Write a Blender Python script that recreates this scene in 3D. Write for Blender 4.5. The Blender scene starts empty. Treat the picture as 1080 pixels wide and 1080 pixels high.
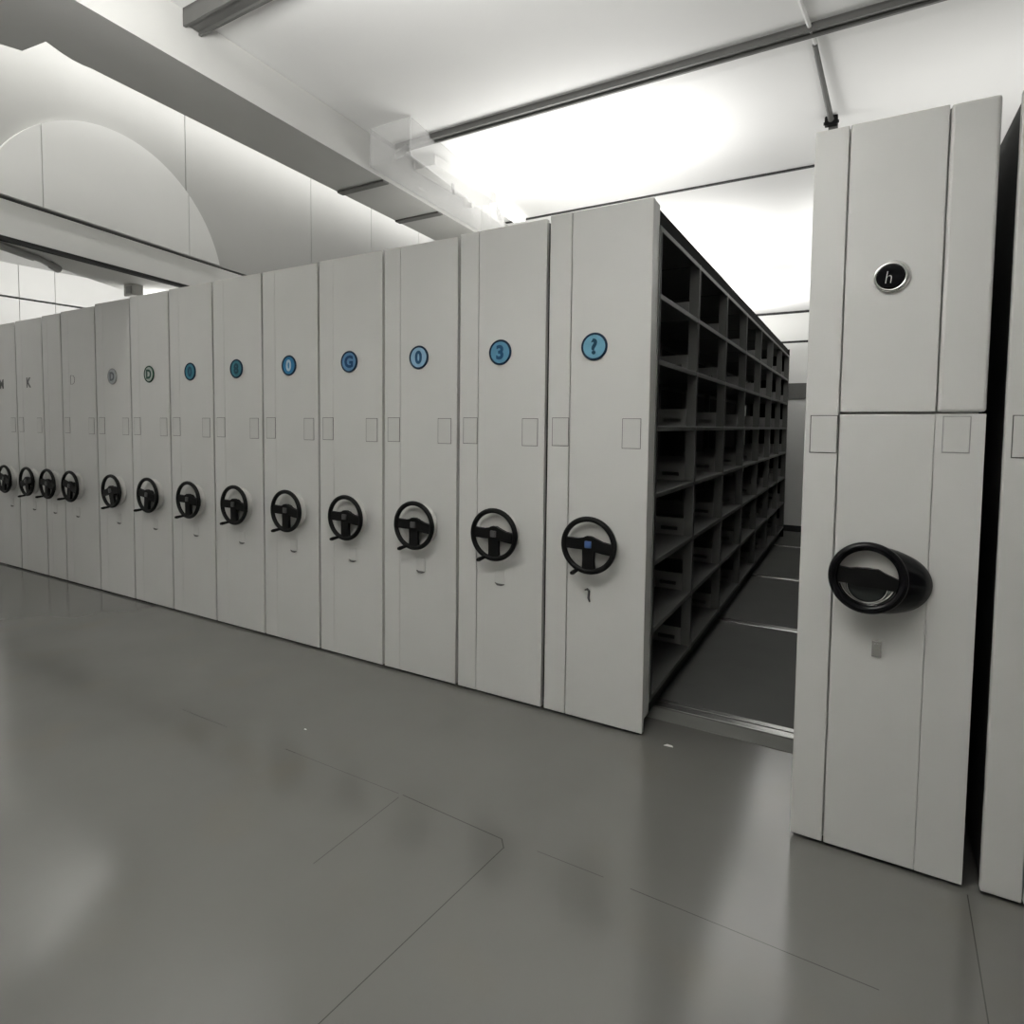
import bpy, bmesh, math, random
from mathutils import Vector, Matrix
random.seed(4)
PI = math.pi
scene = bpy.context.scene
COL = scene.collection

# ------------------------------------------------------------------ materials
def mat(name, col, rough=.5, metal=0., noise=0., nscale=6., bump=0., bscale=200., ior=1.5, coat=0., emit=None, estr=0.):
    m = bpy.data.materials.new(name); m.use_nodes = True
    nt = m.node_tree; b = nt.nodes['Principled BSDF']
    b.inputs['Base Color'].default_value = (*col, 1)
    b.inputs['Roughness'].default_value = rough
    b.inputs['Metallic'].default_value = metal
    b.inputs['IOR'].default_value = ior
    b.inputs['Coat Weight'].default_value = coat
    if emit:
        b.inputs['Emission Color'].default_value = (*emit, 1)
        b.inputs['Emission Strength'].default_value = estr
    tc = nt.nodes.new('ShaderNodeTexCoord')
    if noise:
        n = nt.nodes.new('ShaderNodeTexNoise'); n.inputs['Scale'].default_value = nscale
        n.inputs['Detail'].default_value = 4
        nt.links.new(tc.outputs['Object'], n.inputs['Vector'])
        r = nt.nodes.new('ShaderNodeMapRange')
        r.inputs['From Min'].default_value = .3; r.inputs['From Max'].default_value = .7
        r.inputs['To Min'].default_value = 1 - noise; r.inputs['To Max'].default_value = 1 + noise
        nt.links.new(n.outputs['Fac'], r.inputs['Value'])
        mx = nt.nodes.new('ShaderNodeVectorMath'); mx.operation = 'SCALE'
        mx.inputs[0].default_value = col
        nt.links.new(r.outputs['Result'], mx.inputs['Scale'])
        nt.links.new(mx.outputs['Vector'], b.inputs['Base Color'])
    if bump:
        n2 = nt.nodes.new('ShaderNodeTexNoise'); n2.inputs['Scale'].default_value = bscale
        nt.links.new(tc.outputs['Object'], n2.inputs['Vector'])
        bp = nt.nodes.new('ShaderNodeBump'); bp.inputs['Strength'].default_value = bump
        bp.inputs['Distance'].default_value = .001
        nt.links.new(n2.outputs['Fac'], bp.inputs['Height'])
        nt.links.new(bp.outputs['Normal'], b.inputs['Normal'])
    return m

M = {}
M['coat'] = mat('powder_coat_grey', (.60, .597, .577), .42, noise=.02, nscale=3, bump=.05)
M['coat_card'] = mat('card_plate_grey', (.57, .567, .548), .4, noise=.02)
M['edge_faint'] = mat('thin_grey_edge', (.33, .33, .32), .6, noise=.05)
M['edge'] = mat('thin_dark_edge', (.10, .10, .095), .6, noise=.05)
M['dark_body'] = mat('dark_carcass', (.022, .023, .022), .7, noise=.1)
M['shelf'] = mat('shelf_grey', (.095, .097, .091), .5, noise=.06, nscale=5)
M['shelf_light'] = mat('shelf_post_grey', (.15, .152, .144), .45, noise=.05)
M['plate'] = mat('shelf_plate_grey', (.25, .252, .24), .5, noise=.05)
M['plinth'] = mat('black_plinth', (.012, .012, .012), .6, noise=.1)
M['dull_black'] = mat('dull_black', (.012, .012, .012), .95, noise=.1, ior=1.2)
M['black'] = mat('black_plastic', (.0045, .0045, .0045), .5, noise=.1, bump=.1, ior=1.28)
M['gloss_black'] = mat('gloss_black', (.005, .005, .006), .16, noise=.1, ior=1.3)
M['white_plastic'] = mat('white_plastic', (.56, .555, .53), .45, noise=.03)
M['hub_grey'] = mat('hub_cap_grey', (.08, .08, .08), .4, noise=.1)
M['hub_blue'] = mat('hub_cap_blue', (.06, .12, .30), .4, noise=.1)
M['chrome'] = mat('chrome', (.75, .75, .73), .15, metal=1, noise=.03)
M['satin'] = mat('satin_metal', (.75, .75, .73), .27, metal=1, noise=.08, nscale=20)
M['smoke'] = mat('smoked_disc', (.028, .032, .031), .12, noise=.1)
M['ceiling'] = mat('white_ceiling', (.80, .80, .785), .8, noise=.015, nscale=1.5)
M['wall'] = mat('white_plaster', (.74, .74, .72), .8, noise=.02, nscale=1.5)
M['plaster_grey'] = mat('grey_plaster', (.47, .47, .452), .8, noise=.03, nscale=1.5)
M['beam'] = mat('beam_paint', (.52, .52, .50), .7, noise=.03, nscale=2)
M['bar'] = mat('grey_painted_steel', (.125, .125, .118), .5, noise=.06)
M['pipe'] = mat('pipe_grey', (.36, .36, .35), .4, noise=.05)
M['gap'] = mat('shadow_gap', (.03, .03, .03), .8, noise=.1)
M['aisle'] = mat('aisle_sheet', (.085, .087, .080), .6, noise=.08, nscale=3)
M['strip'] = mat('matte_floor_strip', (.16, .16, .148), .7, noise=.06)
M['paper'] = mat('paper', (.75, .75, .72), .8, noise=.05)
M['lamp'] = mat('lamp_diffuser', (.9, .9, .88), .5, noise=.02, emit=(1, .99, .96), estr=2.2)
M['lamp_hi'] = mat('uplight_diffuser', (.9, .9, .88), .5, noise=.02, emit=(1, .985, .95), estr=30)

def clear_plastic():
    m = bpy.data.materials.new('clear_housing'); m.use_nodes = True
    nt = m.node_tree; b = nt.nodes['Principled BSDF']; out = nt.nodes['Material Output']
    b.inputs['Base Color'].default_value = (.85, .85, .84, 1); b.inputs['Roughness'].default_value = .25
    t = nt.nodes.new('ShaderNodeBsdfTransparent'); mx = nt.nodes.new('ShaderNodeMixShader')
    n = nt.nodes.new('ShaderNodeTexNoise'); n.inputs['Scale'].default_value = 2
    r = nt.nodes.new('ShaderNodeMapRange'); r.inputs['To Min'].default_value = .18; r.inputs['To Max'].default_value = .36
    nt.links.new(n.outputs['Fac'], r.inputs['Value']); nt.links.new(r.outputs['Result'], mx.inputs['Fac'])
    nt.links.new(t.outputs[0], mx.inputs[1]); nt.links.new(b.outputs[0], mx.inputs[2])
    nt.links.new(mx.outputs[0], out.inputs['Surface'])
    return m
M['clear'] = clear_plastic()

def floor_material():
    m = bpy.data.materials.new('epoxy_floor'); m.use_nodes = True
    nt = m.node_tree; N = nt.nodes; L = nt.links; b = N['Principled BSDF']
    tc = N.new('ShaderNodeTexCoord'); sep = N.new('ShaderNodeSeparateXYZ'); L.new(tc.outputs['Object'], sep.inputs[0])
    def math_(op, a, c=None):
        n = N.new('ShaderNodeMath'); n.operation = op
        for i, v in enumerate((a, c)):
            if v is None: continue
            if isinstance(v, (int, float)): n.inputs[i].default_value = v
            else: L.new(v, n.inputs[i])
        return n.outputs[0]
    X, Y = sep.outputs[0], sep.outputs[1]
    def seg(x0, y0, x1, y1, w):
        # distance from a joint segment
        dx, dy = x1 - x0, y1 - y0; ln = math.hypot(dx, dy); dx /= ln; dy /= ln
        px = math_('SUBTRACT', X, x0); py = math_('SUBTRACT', Y, y0)
        al = math_('ADD', math_('MULTIPLY', px, dx), math_('MULTIPLY', py, dy))
        ac = math_('ABSOLUTE', math_('SUBTRACT', math_('MULTIPLY', px, dy), math_('MULTIPLY', py, dx)))
        a = math_('LESS_THAN', ac, w)
        bb = math_('MULTIPLY', math_('GREATER_THAN', al, 0.), math_('LESS_THAN', al, ln))
        return math_('MULTIPLY', a, bb)
    segs = [(-2.1, -1.0, -1.75, -.995, 0.00136), (-1.35, -.985, -.70, -.98, 0.00087), (-.68, -.979, -.215, -1.0, 0.00186),
            (-.215, -1.0, -.185, -1.04, 0.00186), (-.187, -1.035, -.27, -1.95, 0.00161), (-.27, -1.95, -.35, -3.2, 0.00161),
            (-.684, -1.0, -.69, -1.45, 0.00124), (-.08, -.99, .16, -.987, 0.00112), (.25, -.99, .92, -.994, 0.00149),
            (1.168, -.44, 1.145, -1.1, 0.00161), (1.145, -1.1, 1.12, -3., 0.00161)]
    tot = None
    for s in segs:
        v = seg(*s); tot = v if tot is None else math_('MAXIMUM', tot, v)
    n1 = N.new('ShaderNodeTexNoise'); n1.inputs['Scale'].default_value = 1.3; n1.inputs['Detail'].default_value = 5
    L.new(tc.outputs['Object'], n1.inputs['Vector'])
    cr = N.new('ShaderNodeValToRGB')
    cr.color_ramp.elements[0].position = .3; cr.color_ramp.elements[0].color = (.140, .138, .129, 1)
    cr.color_ramp.elements[1].position = .7; cr.color_ramp.elements[1].color = (.160, .158, .147, 1)
    L.new(n1.outputs['Fac'], cr.inputs[0])
    # warm stains
    n2 = N.new('ShaderNodeTexNoise'); n2.inputs['Scale'].default_value = 2.2; n2.inputs['Detail'].default_value = 2
    L.new(tc.outputs['Object'], n2.inputs['Vector'])
    mr = N.new('ShaderNodeMapRange'); mr.inputs['From Min'].default_value = .56; mr.inputs['From Max'].default_value = .75
    mr.inputs['To Max'].default_value = .45
    L.new(n2.outputs['Fac'], mr.inputs['Value'])
    m1 = N.new('ShaderNodeMix'); m1.data_type = 'RGBA'; L.new(mr.outputs[0], m1.inputs[0])
    L.new(cr.outputs[0], m1.inputs[6]); m1.inputs[7].default_value = (.158, .144, .118, 1)
    m2 = N.new('ShaderNodeMix'); m2.data_type = 'RGBA'; L.new(math_('MULTIPLY', tot, .7), m2.inputs[0])
    L.new(m1.outputs[2], m2.inputs[6]); m2.inputs[7].default_value = (.03, .03, .028, 1)
    L.new(m2.outputs[2], b.inputs['Base Color'])
    mr2 = N.new('ShaderNodeMapRange'); mr2.inputs['To Min'].default_value = .135; mr2.inputs["To Max"].default_value = .185
    L.new(n1.outputs['Fac'], mr2.inputs['Value']); L.new(mr2.outputs[0], b.inputs['Roughness'])
    b.inputs['IOR'].default_value = 1.9
    return m
M['floor'] = floor_material()

# ------------------------------------------------------------------ mesh helpers
def box(bm, x0, x1, y0, y1, z0, z1, bev=0., seg=2):
    vs = [bm.verts.new(v) for v in ((x0,y0,z0),(x1,y0,z0),(x1,y1,z0),(x0,y1,z0),(x0,y0,z1),(x1,y0,z1),(x1,y1,z1),(x0,y1,z1))]
    fs = [bm.faces.new([vs[i] for i in f]) for f in ((3,2,1,0),(4,5,6,7),(0,1,5,4),(1,2,6,5),(2,3,7,6),(3,0,4,7))]
    if bev:
        es = list({e for f in fs for e in f.edges})
        bmesh.ops.bevel(bm, geom=es, offset=bev, segments=seg, affect='EDGES', profile=.5, clamp_overlap=True)

def prism(bm, pts, z0, z1):
    """polygon in XY extruded in Z"""
    a = [bm.verts.new((x, y, z0)) for x, y in pts]; b = [bm.verts.new((x, y, z1)) for x, y in pts]
    n = len(pts)
    bm.faces.new(a[::-1]); bm.faces.new(b)
    for i in range(n): bm.faces.new((a[i], a[(i+1)%n], b[(i+1)%n], b[i]))

def lathe(bm, prof, cx=0, cy=0, cz=0, n=48, sx=1., sz=1.):
    """profile of (radius, y) turned about the Y axis, centre (cx, cz)"""
    rings = []
    for r, y in prof:
        if r < 1e-6: rings.append([bm.verts.new((cx, cy + y, cz))])
        else: rings.append([bm.verts.new((cx + sx*r*math.cos(2*PI*i/n), cy + y, cz + sz*r*math.sin(2*PI*i/n))) for i in range(n)])
    for A, B in zip(rings, rings[1:]):
        for i in range(n):
            j = (i+1) % n
            if len(A) == 1 and len(B) == 1: continue
            if len(A) == 1: bm.faces.new((A[0], B[j], B[i]))
            elif len(B) == 1: bm.faces.new((A[i], A[j], B[0]))
            else: bm.faces.new((A[i], A[j], B[j], B[i]))

def torus(bm, R, r, cx=0, cy=0, cz=0, n=56, k=14, sx=1., sz=1., a0=0, a1=2*PI):
    closed = abs(a1 - a0 - 2*PI) < 1e-6
    cnt = n if closed else n + 1
    rings = []
    for i in range(cnt):
        a = a0 + (a1-a0)*i/n
        rings.append([bm.verts.new((cx + sx*(R + r*math.cos(2*PI*j/k))*math.cos(a), cy + r*math.sin(2*PI*j/k),
                                    cz + sz*(R + r*math.cos(2*PI*j/k))*math.sin(a))) for j in range(k)])
    for i in range(n):
        A, B = rings[i], rings[(i+1) % cnt]
        for j in range(k): bm.faces.new((A[j], A[(j+1)%k], B[(j+1)%k], B[j]))
    if not closed:
        bm.faces.new(rings[0]); bm.faces.new(rings[-1][::-1])

def tube(bm, pts, r, k=12):
    pts = [Vector(p) for p in pts]; rings = []
    for i, p in enumerate(pts):
        t = (pts[min(i+1, len(pts)-1)] - pts[max(i-1, 0)]).normalized()
        up = Vector((0,0,1)) if abs(t.z) < .9 else Vector((1,0,0))
        u = t.cross(up).normalized(); v = t.cross(u)
        rr = r[i] if isinstance(r, (list, tuple)) else r
        rings.append([bm.verts.new(p + rr*(math.cos(2*PI*j/k)*u + math.sin(2*PI*j/k)*v)) for j in range(k)])
    for A, B in zip(rings, rings[1:]):
        for j in range(k): bm.faces.new((A[j], A[(j+1)%k], B[(j+1)%k], B[j]))
    bm.faces.new(rings[0][::-1]); bm.faces.new(rings[-1])

def plate_xz(bm, outline, y0, y1):
    """outline in XZ given depth in Y"""
    a = [bm.verts.new((x, y0, z)) for x, z in outline]; b = [bm.verts.new((x, y1, z)) for x, z in outline]
    n = len(outline)
    bm.faces.new(a); bm.faces.new(b[::-1])
    for i in range(n): bm.faces.new((a[i], b[i], b[(i+1)%n], a[(i+1)%n]))

def mesh_of(name, build, m, smooth=False):
    bm = bmesh.new(); build(bm)
    bmesh.ops.recalc_face_normals(bm, faces=bm.faces)
    me = bpy.data.meshes.new(name); bm.to_mesh(me); bm.free()
    me.materials.append(m)
    if smooth:
        me.polygons.foreach_set('use_smooth', [True]*len(me.polygons))
        try: me.set_sharp_from_angle(angle=math.radians(38))
        except Exception: pass
    return me

CACHE = {}
def part(name, build, m, parent=None, loc=(0,0,0), smooth=False, key=None, rot=None, kind=None, label=None):
    if key is not None and key in CACHE: me = CACHE[key]
    else:
        me = mesh_of(name, build, m, smooth)
        if key is not None: CACHE[key] = me
    o = bpy.data.objects.new(name, me); COL.objects.link(o)
    o.location = loc
    if rot: o.rotation_euler = rot
    if parent: o.parent = parent
    if kind: o['kind'] = kind
    if label: o['label'] = label
    return o

def thing(name, label, cat, loc=(0,0,0), group=None):
    o = bpy.data.objects.new(name, None); COL.objects.link(o)
    o.location = loc; o.empty_display_size = .1
    o['label'] = label; o['category'] = cat
    if group: o['group'] = group
    return o

def tag(o, label, cat, group=None):
    o['label'] = label; o['category'] = cat
    if group: o['group'] = group
    return o

def glyph(name, ch, size, m, parent, loc, sx=1., shear=0., bold=.0):
    cu = bpy.data.curves.new(name, 'FONT'); cu.body = ch; cu.size = size; cu.align_x = 'CENTER'; cu.align_y = 'CENTER'
    cu.extrude = .0006; cu.offset = bold; cu.shear = shear; cu.resolution_u = 4
    tmp = bpy.data.objects.new('tmp', cu); COL.objects.link(tmp)
    dg = bpy.context.evaluated_depsgraph_get()
    me = bpy.data.meshes.new_from_object(tmp.evaluated_get(dg))
    bpy.data.objects.remove(tmp)
    # centre it and stand it up facing -Y
    xs = [v.co.x for v in me.vertices]; ys = [v.co.y for v in me.vertices]
    mx, my = (min(xs)+max(xs))/2, (min(ys)+max(ys))/2
    for v in me.vertices: v.co = Vector(((v.co.x - mx)*sx, -v.co.z, v.co.y - my))
    me.materials.clear(); me.materials.append(m)
    o = bpy.data.objects.new(name, me); COL.objects.link(o); o.parent = parent; o.location = loc
    return o

# ------------------------------------------------------------------ setting
def struct(name, build, m): return part(name, build, m, kind='structure')

struct('floor', lambda b: prism(b, [(-9,-6.2),(4.4,-6.2),(4.4,7.2),(-9,7.2)], -.1, 0), M['floor'])
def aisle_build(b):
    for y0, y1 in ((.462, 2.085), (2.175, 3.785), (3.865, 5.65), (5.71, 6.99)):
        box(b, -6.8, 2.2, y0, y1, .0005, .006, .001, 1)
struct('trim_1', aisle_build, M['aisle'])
struct('trim_2', lambda b: box(b, -6.8, 2.2, .222, .352, .0004, .003), M['strip'])

def ceil_build(b):
    prism(b, [(-1.3,-6.2),(4.4,-6.2),(4.4,7.2),(-2.2,7.2),(-1.8,1.6),(-1.8,0)], 3.11, 3.22)
struct('ceiling', ceil_build, M['ceiling'])
struct('trim_3', lambda b: box(b, -1.66, .95, 1.588, 1.612, 3.102, 3.118), M['gap'])
struct('ceiling_vault', lambda b: prism(b, [(-9,-6.2),(-1.2,-6.2),(-1.2,7.2),(-9,7.2)], 4.7, 4.8), M['ceiling'])
# side of the lower ceiling, standing on the beam
struct('wall_upper', lambda b: prism(b, [(-1.5,-6.2),(-1.3,-6.2),(-1.98,7.2),(-2.18,7.2)], 3.22, 4.7), M['wall'])

# big downstand beam that runs beside the light ceiling
BEAM = [(-1.23,-6.2),(-1.478,-1.757),(-1.642,1.052),(-2.0,7.2),(-2.40,7.2),(-2.016,1.077),(-1.857,-1.505),(-1.862,-1.535),
        (-1.858,-1.575),(-1.845,-1.62),(-1.817,-1.686),(-1.962,-1.704),(-1.985,-1.773),(-2.12,-2.2),(-1.95,-6.2)]
struct('trim_4', lambda b: prism(b, BEAM, 2.9, 3.108), M['beam'])
for y, w, lab in ((-.02, .05, 'flat grey strap under the ceiling beam, nearer to the arch wall seam'), (.585, .055, 'flat grey strap under the far end of the ceiling beam, just above the cabinets')):
    xl = -1.925 - .0616*(y+.4); xr = -1.555 - .0584*(y+.4)
    o = part('beam_strap', lambda b: box(b, xl+.005, xr-.005, y, y+w, 2.888, 2.899), M['bar']); tag(o, lab, 'strap')

# left spandrel wall with the arch, in its own axes (s along, n out)
D = Vector((-.19, .982, 0)).normalized(); NRM = Vector((.982, .19, 0)).normalized(); O = Vector((-4, -1, 0))
def W(s, n, z): return tuple(O + D*s + NRM*n + Vector((0,0,z)))
def sp_box(b, s0, s1, n0, n1, z0, z1):
    vs = [b.verts.new(W(*v)) for v in ((s0,n1,z0),(s1,n1,z0),(s1,n0,z0),(s0,n0,z0),(s0,n1,z1),(s1,n1,z1),(s1,n0,z1),(s0,n0,z1))]
    for f in ((3,2,1,0),(4,5,6,7),(0,1,5,4),(1,2,6,5),(2,3,7,6),(3,0,4,7)): b.faces.new([vs[i] for i in f])
cuts = [-5.2, -1.4, 1.58, 3.43, 4.8, 6.27, 8.2]
def spandrel(b):
    for a, c in zip(cuts, cuts[1:]): sp_box(b, a+.005, c-.005, -.12, 0, 2.958, 4.7)
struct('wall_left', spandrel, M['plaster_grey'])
struct('trim_5', lambda b: sp_box(b, -5.2, 8.2, -.2, -.05, 2.90, 4.69), M['gap'])
def soffit(b):
    pts = [(-5.2, 0), (8.2, 0), (8.2, -.8), (1.7, -.79), (.22, -.346), (-1, -.3), (-5.2, -.3)]
    q = [W(s, n, 0)[:2] for s, n in pts]
    prism(b, q, 2.70, 2.937)
struct('trim_6', soffit, M['wall'])
struct('trim_7', lambda b: sp_box(b, -5.2, 8.2, -.05, -.004, 2.672, 2.705), M['gap'])  # dark strip giving the ledge's underside its shadow line by colour
def lunette(b):
    c, zc, r = .908, 2.633, 1.085; zb = 2.958
    def zt(s): return zc + math.sqrt(max(0, r*r - (s-c)**2))
    h = math.sqrt(r*r - (zb-zc)**2)
    for s0, s1 in ((c-h, .278), (.286, 1.576), (1.584, c+h)):
        n = 28; top = [(s0 + (s1-s0)*i/n) for i in range(n+1)]
        ol = [(s0, zb)] if zt(s0) > zb+1e-4 else []
        ol += [(s, zt(s)) for s in top]
        if zt(s1) > zb+1e-4: ol.append((s1, zb))
        A = [b.verts.new(W(s, .03, z)) for s, z in ol]; B = [b.verts.new(W(s, 0.001, z)) for s, z in ol]
        b.faces.new(A); b.faces.new(B[::-1])
        for i in range(len(ol)): b.faces.new((A[i], A[(i+1)%len(ol)], B[(i+1)%len(ol)], B[i]))
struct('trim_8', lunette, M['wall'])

# far left wall, seen through the opening under the arch
def far_wall(b):
    ys = [-6.2, -1.5, .98, 1.41, 4, 7.2]
    for a, c in zip(ys, ys[1:]):
        box(b, -8.7, -8.5, a+.004, c-.004, 3.085, 4.7); box(b, -8.7, -8.5, a+.004, c-.004, 0, 3.06)
struct('wall_far_left', far_wall, M['wall'])
struct('trim_9', lambda b: box(b, -8.75, -8.55, -6.2, 7.2, 0, 4.7), M['gap'])
struct('added_bay_ceiling', lambda b: prism(b, [(-8.6,-6.1),(-4.0,-6.1),(-4.9,-.6),(-6.3,7.0),(-8.6,7.0)], 3.5, 3.58), M['ceiling'])  # unseen low ceiling, added to weaken the far bay's glow on the floor
# back wall
def back_wall(b):
    box(b, -8.7, 4.4, 7.0, 7.2, 2.695, 3.075); box(b, -8.7, 4.4, 7.0, 7.2, 0, 2.663)
    box(b, -8.7, -1.9, 7.0, 7.2, 3.10, 4.7)
struct('wall_back', back_wall, M['wall'])
struct('trim_10', lambda b: box(b, -1.9, 4.4, 7.02, 7.19, 2.66, 3.11), M['gap'])
struct('trim_11', lambda b: box(b, -2, 2, 6.985, 7.0, 1.88, 2.10), M['bar'])
struct('baseboard_back', lambda b: box(b, -6.8, 2.2, 6.975, 7.0, .006, .09), M['gap'])
struct('wall_right', lambda b: box(b, 4.2, 4.4, -6.2, 7.2, 0, 3.11), M['wall'])
struct('wall_front', lambda b: box(b, -8.7, 4.4, -6.2, -6.0, 0, 4.7), M['wall'])

# ------------------------------------------------------------------ ceiling hardware
def channel(b, x0, x1, y0, y1, z0, z1):
    box(b, x0, x1, y0, y1, z1-.008, z1); box(b, x0, x1, y0, y0+.012, z0, z1-.006); box(b, x0, x1, y1-.012, y1, z0, z1-.006)
    box(b, x0, x1, y0+.012, y1-.012, z0+.012, z0+.018)
o = part('ceiling_rail', lambda b: channel(b, -1.535, 4.18, .03, .09, 3.078, 3.109), M['bar'])
tag(o, 'long dark grey steel rail crossing the bright ceiling from the clear housing', 'ceiling rail')
o = part('ceiling_rail', lambda b: channel(b, -1.50, 4.18, -1.335, -1.255, 3.04, 3.109), M['bar'])
tag(o, 'short visible end of grey ceiling rail joining the big beam, top left', 'ceiling rail')

t = thing('conduit', 'thin dark conduit with clamp and bracket above the tall right cabinet', 'conduit', (.64, 1.0, 3.1))
part('trunking', lambda b: tube(b, [(-.072,-1.3,-.003),(-.064,-1.14,-.003),(-.03,-.80,-.003)], .009, 8), M['ceiling'], t, smooth=True)
part('rod', lambda b: tube(b, [(-.035,-.83,-.01),(-.015,-.4,-.016),(.0,-.06,-.022)], [.010,.012,.014]), M['bar'], t, smooth=True)
part('clamp', lambda b: (box(b, -.03, .03, -.09, -.05, -.045, .0, .004), tube(b, [(-.035,-.07,-.03),(.035,-.07,-.03)], .008)), M['black'], t)
part('bracket', lambda b: (box(b, -.014, .030, -.05, -.038, -.20, -.02, .003), box(b, .012, .050, -.052, -.036, -.610, -.16, .003), box(b, .03, .07, -.036, .06, -.6125, -.602, .003)), M['bar'], t)

t = thing('light_housing', 'clear plastic housing with a white lamp inside, hung beside the ceiling beam', 'ceiling light', (-1.45, .35, 3.0))
def hbox(b, y0, y1, z0, z1, th=.006):
    def X(y, side): return (-.115 if side < 0 else .165) - .058*y - (.06*(y+.55) if side > 0 else 0)
    pts = [(X(y0,-1), y0), (X(y0,1), y0), (X(y1,1), y1), (X(y1,-1), y1)]
    prism(b, pts, z0, z0+th)
    for i in range(4):
        p, q = Vector(pts[i]), Vector(pts[(i+1)%4]); d = (q-p).normalized(); nn = Vector((-d.y, d.x))*th
        prism(b, [tuple(p), tuple(q), tuple(q+nn), tuple(p+nn)], z0+th, z1)
part('cover', lambda b: hbox(b, -.54, .78, -.10, .105), M['clear'], t)
part('tray', lambda b: (box(b, -.10, .06, -.12, .62, .03, .036), box(b, -.10, -.09, -.12, .62, .036, .09), box(b, .05, .06, -.12, .62, .036, .09)), M['white_plastic'], t)
part('lamp', lambda b: prism(b, [(-.02,.12),(.10,.10),(-.02,1.22),(-.12,1.22)], .085, .104), M['lamp'], t)
part('lamp_socket', lambda b: tube(b, [(-.04,.36,.0),(-.02,.36,-.05),(.03,.36,-.06)], .018), M['white_plastic'], t, smooth=True)
for k, (x, y) in enumerate(((-.02, .17), (-.04, .80), (-.06, .86))):
    part('hanger', lambda b: (tube(b, [(0,0,.09),(.004,.01,.03),(.0,.03,-.03+.02*k)], .009, 8)), M['bar'] if k < 2 else M['black'], t, (x, y, 0), smooth=True)

# conduit and box under the arch soffit
def soffit_pipe(b):
    tube(b, [(-3.96,-1.5,2.675),(-4.19,-.92,2.675),(-4.36,-.60,2.675),(-4.43,-.50,2.665),(-4.47,-.43,2.655)], .022)
    tube(b, [(-4.03,-1.5,2.68),(-4.27,-.90,2.68),(-4.42,-.62,2.68)], .015)
    tube(b, [(-4.44,-.49,2.668),(-4.48,-.42,2.655)], .030)
o = part('pipe', soffit_pipe, M['pipe'], smooth=True); tag(o, 'grey pipe run with an elbow under the arch ledge, far left', 'pipe')
t = thing('junction_box', 'small grey box fixed under the arch ledge above the far cabinets', 'junction box', (-4.73, .31, 2.70))
part('box_body', lambda b: box(b, -.07, .07, -.05, .05, -.10, -.001, .006), M['white_plastic'], t)
part('box_cover', lambda b: box(b, -.02, .06, -.06, -.048, -.088, -.02, .004), M['pipe'], t)

# ------------------------------------------------------------------ floor rails
RG = 'steel floor rails of the sliding cabinets'
def rail(y0, y1, label, double=False):
    def bld(b):
        if double:
            box(b, -6.8, 2.2, y0, y0+.052, .0006, .012, .003); box(b, -6.8, 2.2, y0+.056, y0+.062, .0006, .006)
            box(b, -6.8, 2.2, y0+.068, y1, .0006, .011, .002)
        else:
            box(b, -6.8, 2.2, y0, y1, .0006, .011, .003)
    o = part('floor_rail', bld, M['satin']); tag(o, label, 'floor rail', RG)
rail(.355, .460, 'double steel floor rail at the front mouth of the open aisle', True)
rail(2.09, 2.17, 'steel floor rail, second from the mouth of the open aisle')
rail(3.79, 3.86, 'steel floor rail, third from the mouth of the open aisle')
rail(5.655, 5.705, 'steel floor rail at the far end of the open aisle')

# ------------------------------------------------------------------ hand wheel parts
def spokes(bm):
    # T-shaped spoke bar: two arms with a humped hub and one leg
    R_ = .128
    ol = [(-R_, .033), (-.06, .030), (-.028, .036), (-.012, .045), (.014, .045), (.034, .036), (.07, .022), (R_, .012),
          (R_, -.040), (.07, -.034), (.030, -.027), (.028, -.07), (.034, -R_), (-.030, -R_), (-.028, -.07), (-.030, -.022),
          (-.07, -.022), (-R_, -.020)]
    plate_xz(bm, ol, -.012, .010)

def hand_wheel(parent, x, z, hub='hub_grey', rot=0., base=True):
    """parts under one hand_wheel child; local y=0 at the panel face, ring at y=-.1"""
    h = part('hand_wheel', lambda b: torus(b, .1275, .0135, 0, -.062, 0), M['black'], parent, (x, 0, z), True, key='rim', rot=(0, rot, 0))
    part('spoke', spokes, M['black'], h, (0, -.057, 0), key='spokes')
    part('hub_cap', lambda b: box(b, -.017, .017, -.007, .004, -.017, .017, .004), M[hub], h, (.002, -.072, .006), True, key=hub)
    part('shaft', lambda b: lathe(b, [(0,-.053),(.030,-.053),(.034,-.040),(.04,-.02),(.04,0),(0,0)], n=32), M['black'], h, smooth=True, key='shaft')
    part('crank_knob', lambda b: tube(b, [(-.048,-.057,-.118),(-.052,-.077,-.124),(-.056,-.118,-.128),(-.057,-.132,-.128)], [.011,.009,.011,.008], 14), M['black'], h, smooth=True, key='knob')
    if base:
        part('back_disc', lambda b: lathe(b, [(0,-.026),(.09,-.026),(.110,-.023),(.119,-.016),(.123,-.005),(.123,0),(0,0)], n=56), M['white_plastic'], h, smooth=True, key='disc')
    return h

def frame_rect(b, x0, x1, z0, z1, w, y0, y1):
    box(b, x0, x1, y0, y1, z0, z0+w); box(b, x0, x1, y0, y1, z1-w, z1)
    box(b, x0, x0+w, y0, y1, z0+w, z1-w); box(b, x1-w, x1, y0, y1, z0+w, z1-w)

def card_holder(parent, x, z, w=.085, h=.137, em='edge'):
    c = part('card_holder', lambda b: box(b, -w/2, w/2, -.0025, 0, -h/2, h/2, .001, 1), M['coat_card'], parent, (x, 0, z), key=('card', w, h))
    part('card_edge', lambda b: frame_rect(b, -w/2-.0028, w/2+.0028, -h/2-.0028, h/2+.0028, .0028, -.0012, 0), M[em], c, key=('cedge', w, h))

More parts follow.
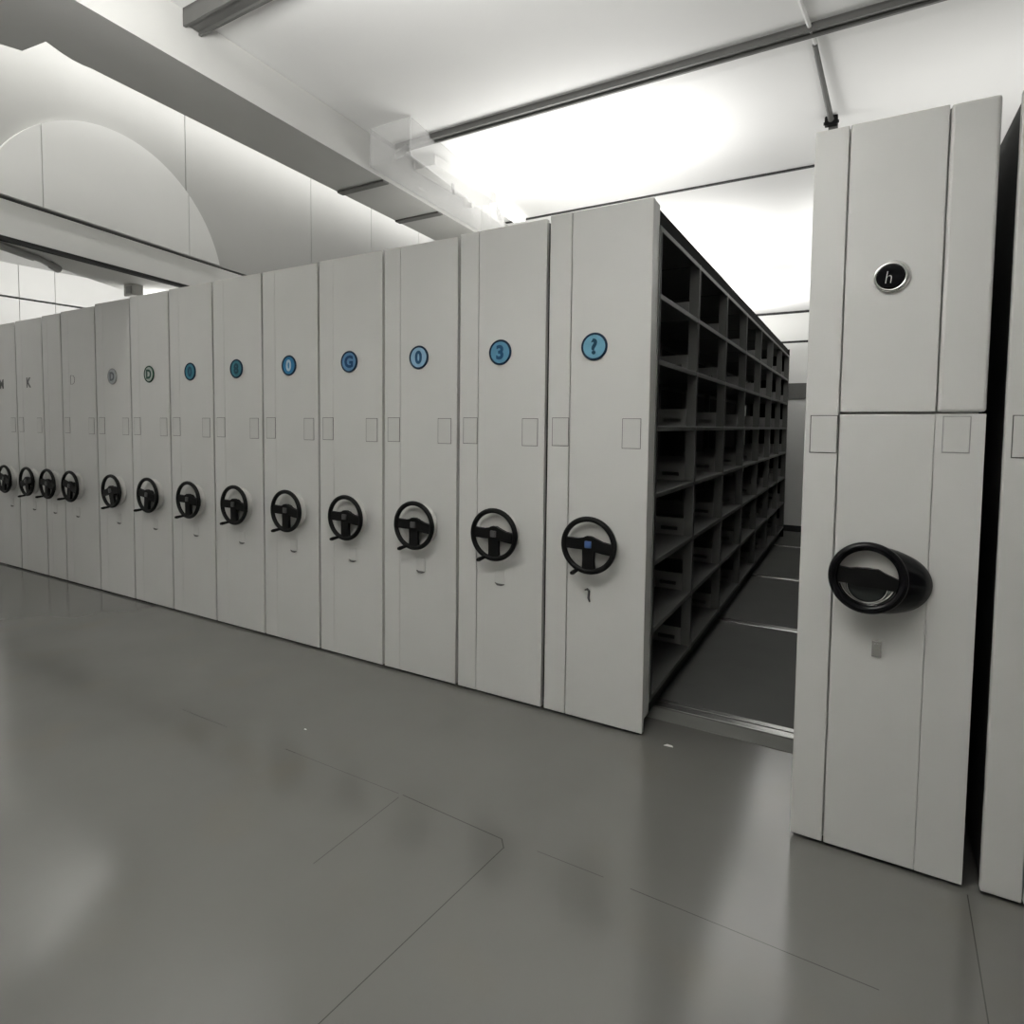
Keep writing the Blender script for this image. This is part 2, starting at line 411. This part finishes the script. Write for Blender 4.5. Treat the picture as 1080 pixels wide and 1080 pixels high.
bcols = {}
def badge_mat(c):
    if c not in bcols: bcols[c] = mat('badge_%d' % len(bcols), c, .35, noise=.12, nscale=25, ior=1.25)
    return bcols[c]
def badge(parent, x, z, face, ring, ch, gcol, r=.067, size=.098, sx=1., bold=.004, ringw=.012):
    d = part('badge', lambda b: lathe(b, [(0,-.006),(r-.006,-.006),(r-.006,0),(0,0)], n=40), badge_mat(face), parent, (x, 0, z), True)
    part('badge_ring', lambda b: torus(b, r-ringw/2, ringw/2, 0, -.004, 0, 48, 8), badge_mat(ring), d, smooth=True)
    if ch: glyph('badge_numeral', ch, size, badge_mat(gcol), d, (0, -.0075, 0), sx, bold=bold)
    return d

def end_panels(parent, w, H, strip=.127, groove=.002, y=.0):
    g = .009
    def bld(b):
        box(b, -w+g, -w+strip-groove, 0, .03, .014, H, min(.004, groove*1.5))
        box(b, -w+strip+groove, -g, 0, .03, .014, H, min(.004, groove*1.5))
    return part('end_panel', bld, M['coat'], parent)

def lock_flap(parent, x, z, kind):
    if kind == 'hook':
        part('lock_hook', lambda b: (tube(b, [(-.018,-.004,.026),(-.004,-.008,.032),(.004,-.008,.024),(.002,-.008,-.012),(.008,-.006,-.03)], [.004,.006,.006,.006,.004], 8)), M['hub_grey'], parent, (x, 0, z), smooth=True)
    else:
        f = part('lock_flap', lambda b: box(b, -.032, .032, -.003, 0, -.03, .05, .002), M['coat_card'], parent, (x, 0, z), key='flap')
        part('finger_pull', lambda b: tube(b, [(-.028,-.003,-.026),(-.012,-.005,-.034),(.012,-.005,-.034),(.030,-.003,-.030)], [.002,.006,.006,.002], 8), M['edge'], f, smooth=True, key='pull')

DARKB = (.01, .03, .06)
LIGHT = (.45, .55, .62)
spec = [  # width, badge face, ring, glyph, glyph colour, wheel rotation, label
 dict(x=0, w=.5324, H=2.522, b=((.16,.36,.48), DARKB, '?', (.015,.06,.10)), hub='hub_blue', lab='grey sliding cabinet with open dark shelves along the aisle and question mark badge'),
 dict(x=-.5324, w=.5324, H=2.512, b=((.11,.28,.42), DARKB, '3', (.02,.08,.16)), lab='grey sliding cabinet next left of the open-shelved one, blue badge with 3'),
 dict(x=-1.0648, w=.5324, H=2.503, b=((.26,.43,.58), DARKB, '0', (.02,.08,.16)), lab='third grey cabinet left of the open aisle, pale blue badge with bold 0'),
 dict(x=-1.5972, w=.5324, H=2.503, b=((.12,.25,.42), DARKB, 'G', (.02,.07,.16)), lab='fourth grey cabinet left of the open aisle, blue badge with G'),
 dict(x=-2.1296, w=.5324, H=2.498, b=((.04,.20,.38), DARKB, '0', (.42,.55,.65)), lab='fifth grey cabinet left of the open aisle, blue badge with pale 0'),
 dict(x=-2.662, w=.5324, H=2.499, b=((.05,.19,.24), DARKB, '8', (.02,.07,.10)), lab='sixth grey cabinet left of the open aisle, teal badge with 8'),
 dict(x=-3.1944, w=.5324, H=2.497, b=((.05,.20,.27), DARKB, '0', (.02,.08,.13)), lab='seventh grey cabinet left of the open aisle, dark teal badge with 0'),
 dict(x=-3.7268, w=.5324, H=2.492, b=((.40,.44,.41), (.01,.05,.03), 'D', (.02,.07,.05)), rot=.12, lab='far grey cabinet with pale badge in a dark green ring'),
 dict(x=-4.2592, w=.5324, H=2.486, b=((.36,.38,.39), (.30,.31,.30), 'D', (.12,.13,.14)), rot=-.25, lab='far grey cabinet with pale grey round badge, left of the green-ringed one'),
 dict(x=-4.7916, w=.58, H=2.470, b=None, mark='D', rot=.2, lab='far grey cabinet marked with a thin outlined D, without a round badge'),
 dict(x=-5.3716, w=.352, H=2.462, b=None, mark=None, rot=.1, lab='narrow grey cabinet at the far end with no badge'),
 dict(x=-5.7236, w=.535, H=2.455, b=None, mark='K', rot=-.3, lab='far grey cabinet marked with a dark K'),
 dict(x=-6.2586, w=.535, H=2.45, b=None, mark='M', rot=.2, lab='last grey cabinet at the left edge, marked with a dark M'),
]
GROUP = 'row of sliding cabinets left of the aisle'
LV = [.155, .489, .824, 1.155, 1.480, 1.800, 2.112, 2.425]
UY = [.118] + [.06 + .9038*j for j in range(1, 8)]
UY[-1] -= .02

def shelving(parent, w, H, sgn=1, x_open=0, detail=True, ztop=None, dy=0.):
    """open shelving; sgn=1 opens towards +x at local x_open, sgn=-1 towards -x"""
    def X(a, b_): return (x_open - b_, x_open - a) if sgn > 0 else (x_open + a, x_open + b_)
    L = w - .02
    for j, y in enumerate(UY):
        def up(b):
            x0, x1 = X(.004, .060); box(b, x0, x1, y+dy-.011, y+dy+.011, -.0+.13, 2.424)
            x0, x1 = X(.004, .010); box(b, x0, x1, y+dy-.018, y+dy+.018, -.0+.13, 2.424, .001, 1)
            x0, x1 = X(L-.05, L); box(b, x0, x1, y+dy-.011, y+dy+.011, -.0+.13, 2.424)
        part('upright', up, M['shelf_light'], parent)
    for j in range(7):
        a, c = UY[j]+dy+.012, UY[j+1]+dy-.012
        for z in LV:
            def sh(b):
                x0, x1 = X(.008, L); box(b, x0, x1, a, c, z-.004, z)
                x0, x1 = X(.005, .020); box(b, x0, x1, a-.004, c+.004, z-.024, z+.001, .002, 1)
                x0, x1 = X(L-.012, L); box(b, x0, x1, a, c, z-.030, z+.03)
            part('shelf', sh, M['shelf'], parent)
        if detail:
            for z in LV[:-1]:
                def dv(b):
                    y0, y1 = c-.004, c
                    for (p, q, r, s) in ((.06, .095, 0, .105), (.195, L-.02, 0, .105), (.095, .195, 0, .028), (.095, .195, .050, .105)):
                        x0, x1 = X(p, q); box(b, x0, x1, y0, y1, z+r+.001, z+s)
                part('shelf_divider', dv, M['plate'], parent)
    def top(b):
        x0, x1 = X(.022, w-.01); box(b, x0, x1, .11+dy, UY[-1]+.02+dy, 2.428, H-.012)
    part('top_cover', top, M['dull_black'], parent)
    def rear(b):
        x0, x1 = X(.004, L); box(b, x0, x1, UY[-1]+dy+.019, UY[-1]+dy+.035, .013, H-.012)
    part('rear_light_stop', rear, M['dull_black'], parent)  # dark panel added to stop the bright back wall showing through the shelves

def plinth(parent, w, y1, y0=.06):
    part('plinth', lambda b: box(b, -w+.05, -.05, y0, y1, .013, .125), M['plinth'], parent)

for k, s in enumerate(spec):
    w, H = s['w'], s['H']
    t = thing('shelving_cabinet', s['lab'], 'cabinet', (s['x'], 0, 0), GROUP)
    end_panels(t, w, H, .127 if w > .4 else .10, (.0022, .002, .0011, .0006)[min(k, 3)])
    def frame(b):
        box(b, -.12 if k == 0 else -w+.020, -.010 if k == 0 else -.020, .0301, .108, .075, H-.004, .003)
    part('end_frame', frame, M['coat'] if k == 0 else M['dark_body'], t)
    plinth(t, w, 6.35)
    if k == 0:
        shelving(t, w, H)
    else:
        part('carcass', lambda b: box(b, -w+.014, -.014, .109, 6.41, .126, H-.012), M['dark_body'], t)
        part('top_cover', lambda b: box(b, -w+.012, -.012, .109, 6.41, H-.0115, H-.003), M['coat'], t)  # pale top added out of sight to bounce light up to the soffit
    cx = -.270 + .006*k
    zs = .904
    if k >= 9: cx = {9:-.36, 10:-.19, 11:-.24, 12:-.17}[k]
    hand_wheel(t, cx, zs, s.get('hub', 'hub_grey'), s.get('rot', 0.))
    lock_flap(t, cx-.018 if k == 0 else cx+.005, .643 if k == 0 else .66, 'hook' if k == 0 else 'flap')
    if w > .4:
        card_holder(t, -w+.0795, 1.449); card_holder(t, -.0905, 1.445)
    if s['b']:
        face, ring, ch, gc = s['b']
        badge(t, -.281+.012*(k > 0), 1.863, face, ring, ch, gc, sx=1.0 if ch != '0' else .95)
    elif s.get('mark'):
        glyph('cabinet_mark', s['mark'], .13, M['hub_grey'] if s['mark'] != 'D' else M['bar'], t, ({9:-.39, 11:-.28, 12:-.32}[k], -.001, 1.855), 1.0, bold=.004 if s['mark'] != 'D' else -.004)

# ------------------------------------------------------------------ tall cabinets on the right of the aisle
def right_cabinet(x, lab, full):
    w, H = .503, 2.487; y0 = -.423
    t = thing('shelving_cabinet', lab, 'cabinet', (x, y0, 0), 'cabinets right of the aisle')
    zs = 1.53
    def bld(b):
        g = .004
        box(b, -w+g, -w+.105, 0, .03, .014, H, .004)
        box(b, -w+.109, -.131, 0, .03, .014, zs-.004, .003); box(b, -w+.109, -.131, 0, .03, zs+.004, H, .003)
        box(b, -.1302, -g, 0, .03, .014, zs-.003, .0015); box(b, -.127, -g, 0, .03, zs+.003, H, .010, 3)
    part('end_panel', bld, M['coat'], t)
    part('end_frame', lambda b: box(b, -w+.012, -.020, .03, .52, .02, H-.01), M['coat'] if full else M['dark_body'], t)
    part('top_cover', lambda b: box(b, -w+.02, -.025, .03, 6.83, H-.0095, H-.002), M['coat'], t)
    part('carcass', lambda b: box(b, -w+.06 if full else -w+.02, -.025, .521, 6.83, .126, H-.012), M['dark_body'], t)
    plinth(t, w, 6.75, .53)
    card_holder(t, -.441, 1.458, .078, .125); card_holder(t, -.076, 1.462, .066, .112, 'edge_faint')
    # heavier hand wheel in an oval black housing
    h = part('hand_wheel', lambda b: torus(b, .104, .0145, 0, -.085, 0, sx=.95), M['gloss_black'], t, (-.2965, 0, .992), True, rot=(0, 0, 0))
    def housing(b):
        n = 56; rings = []
        for (cx, cz, rx, rz, y) in ((.062,-.020,.118,.102,0), (.060,-.019,.118,.104,-.012), (.042,-.013,.116,.110,-.035), (.010,-.004,.108,.113,-.070), (0,0,.104,.110,-.084), (0,0,.088,.094,-.078), (0,0,.086,.092,-.052)):
            rings.append([b.verts.new((cx+rx*math.cos(2*PI*i/n), y, cz+rz*math.sin(2*PI*i/n))) for i in range(n)])
        for A, B in zip(rings, rings[1:]):
            for i in range(n): b.faces.new((A[i], A[(i+1)%n], B[(i+1)%n], B[i]))
        b.faces.new(rings[0][::-1]); b.faces.new(rings[-1])
    part('wheel_housing', housing, M['gloss_black'], h, smooth=True)
    part('wheel_plate', lambda b: lathe(b, [(0,-.057),(.084,-.057),(.086,-.052),(0,-.052)], n=48, sz=1.06), M['white_plastic'], h, smooth=True)
    def bar_(b):
        ol = [(-.096,.030),(-.05,.026),(-.03,.030),(.03,.030),(.05,.018),(.096,-.002),(.096,-.036),(.06,-.034),(.03,-.030),(-.03,-.030),(-.05,-.024),(-.096,-.022)]
        plate_xz(b, ol, -.086, -.066)
    part('spoke', bar_, M['black'], h)
    part('hub_disc', lambda b: lathe(b, [(0,-.072),(.050,-.072),(.058,-.064),(.058,-.057),(0,-.057)], cz=-.028, n=40), M['smoke'], h, smooth=True)
    part('hub_ring', lambda b: torus(b, .058, .0032, 0, -.066, -.028, 40, 8, a0=PI*.93, a1=PI*2.07), M['chrome'], h, smooth=True)
    part('trim_ring', lambda b: torus(b, .078, .0048, 0, -.064, -.010, 40, 8, a0=PI*1.08, a1=PI*1.95), M['chrome'], h, smooth=True)
    part('lock', lambda b: (box(b, -.014, .014, -.006, 0, -.028, .028, .002), box(b, -.008, .003, -.010, -.005, -.024, .018, .001)), M['satin'], t, (-.261, 0, .739))
    d = part('badge', lambda b: lathe(b, [(0,-.016),(.036,-.016),(.040,-.012),(.040,-.004),(0,-.004)], n=40), M['gloss_black'], t, (-.268, 0, 1.972), True)
    part('badge_ring', lambda b: torus(b, .043, .0055, .001, -.009, 0, 48, 10), M['chrome'], d, smooth=True)
    part('badge_backing', lambda b: lathe(b, [(0,-.004),(.050,-.004),(.052,0),(0,0)], cx=.006, cz=.002, n=40), M['satin'], d, smooth=True)
    glyph('badge_letter', 'h', .058, M['white_plastic'], d, (-.005, -.0175, -.002), .8, shear=.15, bold=-.001)
right_cabinet(1.159, 'tall grey cabinet right of the open aisle with black badge and black oval hand wheel', True)
right_cabinet(1.700, 'grey cabinet cut off by the right edge of the photo', False)

# ------------------------------------------------------------------ scraps on the floor
def scrap(b, s):
    vs = [b.verts.new((x*s, y*s, z*s)) for x, y, z in ((-1,-.3,.02),(.2,-.4,.12),(1,-.1,.03),(.7,.4,.10),(-.4,.35,.16))]
    ws = [b.verts.new(v.co + Vector((0,0,.04*s))) for v in vs]
    b.faces.new(vs[::-1]); b.faces.new(ws)
    for i in range(5): b.faces.new((vs[i], vs[(i+1)%5], ws[(i+1)%5], ws[i]))
o = part('paper_scrap', lambda b: scrap(b, .022), M['paper'], loc=(.121, -.016, 0)); tag(o, 'white paper scrap on the floor before the open aisle', 'scrap')
o = part('paper_scrap', lambda b: scrap(b, .008), M['paper'], loc=(-1.412, -.807, 0)); tag(o, 'tiny white speck on the floor in front of the cabinet row', 'scrap')

# ------------------------------------------------------------------ lights
def area(x, y, z, sx, sy, power, rot=(0,0,0), up=False, col=(1,.99,.97)):
    l = bpy.data.lights.new('area_light', 'AREA'); l.shape = 'RECTANGLE'; l.size = sx; l.size_y = sy; l.energy = power; l.color = col
    o = bpy.data.objects.new('area_light', l); COL.objects.link(o); o.location = (x, y, z)
    o.rotation_euler = (PI, 0, 0) if up else rot
    return o
# unseen upward lights added on the cabinet tops to brighten ceiling and back bay
area(-.60, .66, 2.54, 1.2, .75, 17, up=True)
area(-.62, 3.0, 2.54, 1.0, 1.8, 27, up=True)
area(-.62, 5.6, 2.54, 1.0, 1.6, 32, up=True)
area(.91, 4.4, 2.54, .4, 4.0, 34, up=True)
area(1.5, .9, 2.54, 1.6, 1.0, 5.5, up=True)
# fill lights added out of view, aimed up to brighten front and left
area(.0, -2.15, 2.56, 1.2, .6, 98, up=True)
area(-3.3, -3.5, 3.0, 2.0, 1.0, 130, up=True)
area(-6.6, -2.6, 2.6, 1.6, 1.0, 40, up=True)
# cove light running behind the beam and grazing the arch wall
a = O + D*(-3) + NRM*.36; c = O + D*7.5 + NRM*.36
a.z = 4.17 - .225; c.z = 4.17 + .5625
l = area(*((a+c)/2), (c-a).length, .10, 46)
ex = (c-a).normalized(); ez = (NRM*.75 + Vector((0,0,.66))); ez = (ez - ex*ez.dot(ex)).normalized(); ey = ez.cross(ex)
m4 = Matrix((ex, ey, ez)).transposed().to_4x4(); m4.translation = (a+c)/2; l.matrix_world = m4
# hidden fill lights added beyond the arch to brighten far wall and soffit
area(-5.75, 1.6, 3.36, .5, 3.6, 85, rot=(0, 1.15, .19))
area(-5.05, 1.8, 2.53, .7, 2.6, 17, up=True)

wd = bpy.data.worlds.new('world'); scene.world = wd; wd.use_nodes = True
wd.node_tree.nodes['Background'].inputs['Color'].default_value = (.5, .5, .48, 1)
wd.node_tree.nodes['Background'].inputs['Strength'].default_value = .02

# ------------------------------------------------------------------ camera
cam = bpy.data.cameras.new('camera'); co = bpy.data.objects.new('camera', cam); COL.objects.link(co)
f, px, py = 659.66, -41.1, -55.6
yaw, pitch, roll = .5533, -.0550, .0078
cy, sy, cp, sp, cr, sr = math.cos(yaw), math.sin(yaw), math.cos(pitch), math.sin(pitch), math.cos(roll), math.sin(roll)
fw = Vector((-sy*cp, cy*cp, sp)); r0 = Vector((cy, sy, 0)); u0 = r0.cross(fw)
r = cr*r0 + sr*u0; u = -sr*r0 + cr*u0
mt = Matrix((r, u, -fw)).transposed().to_4x4(); mt.translation = Vector((.8249, -2.9000, 1.4808))
co.matrix_world = mt
cam.sensor_width = 36; cam.lens = f/1080*36
cam.shift_x = -px/1080; cam.shift_y = py/1080
cam.clip_start = .05; cam.clip_end = 60
scene.camera = co
vs = scene.view_settings
scene.display_settings.display_device = 'sRGB'
vs.view_transform = 'Standard'; vs.look = 'None'; vs.gamma = 1; vs.exposure = 0
try: vs.use_curve_mapping = False
except Exception: pass
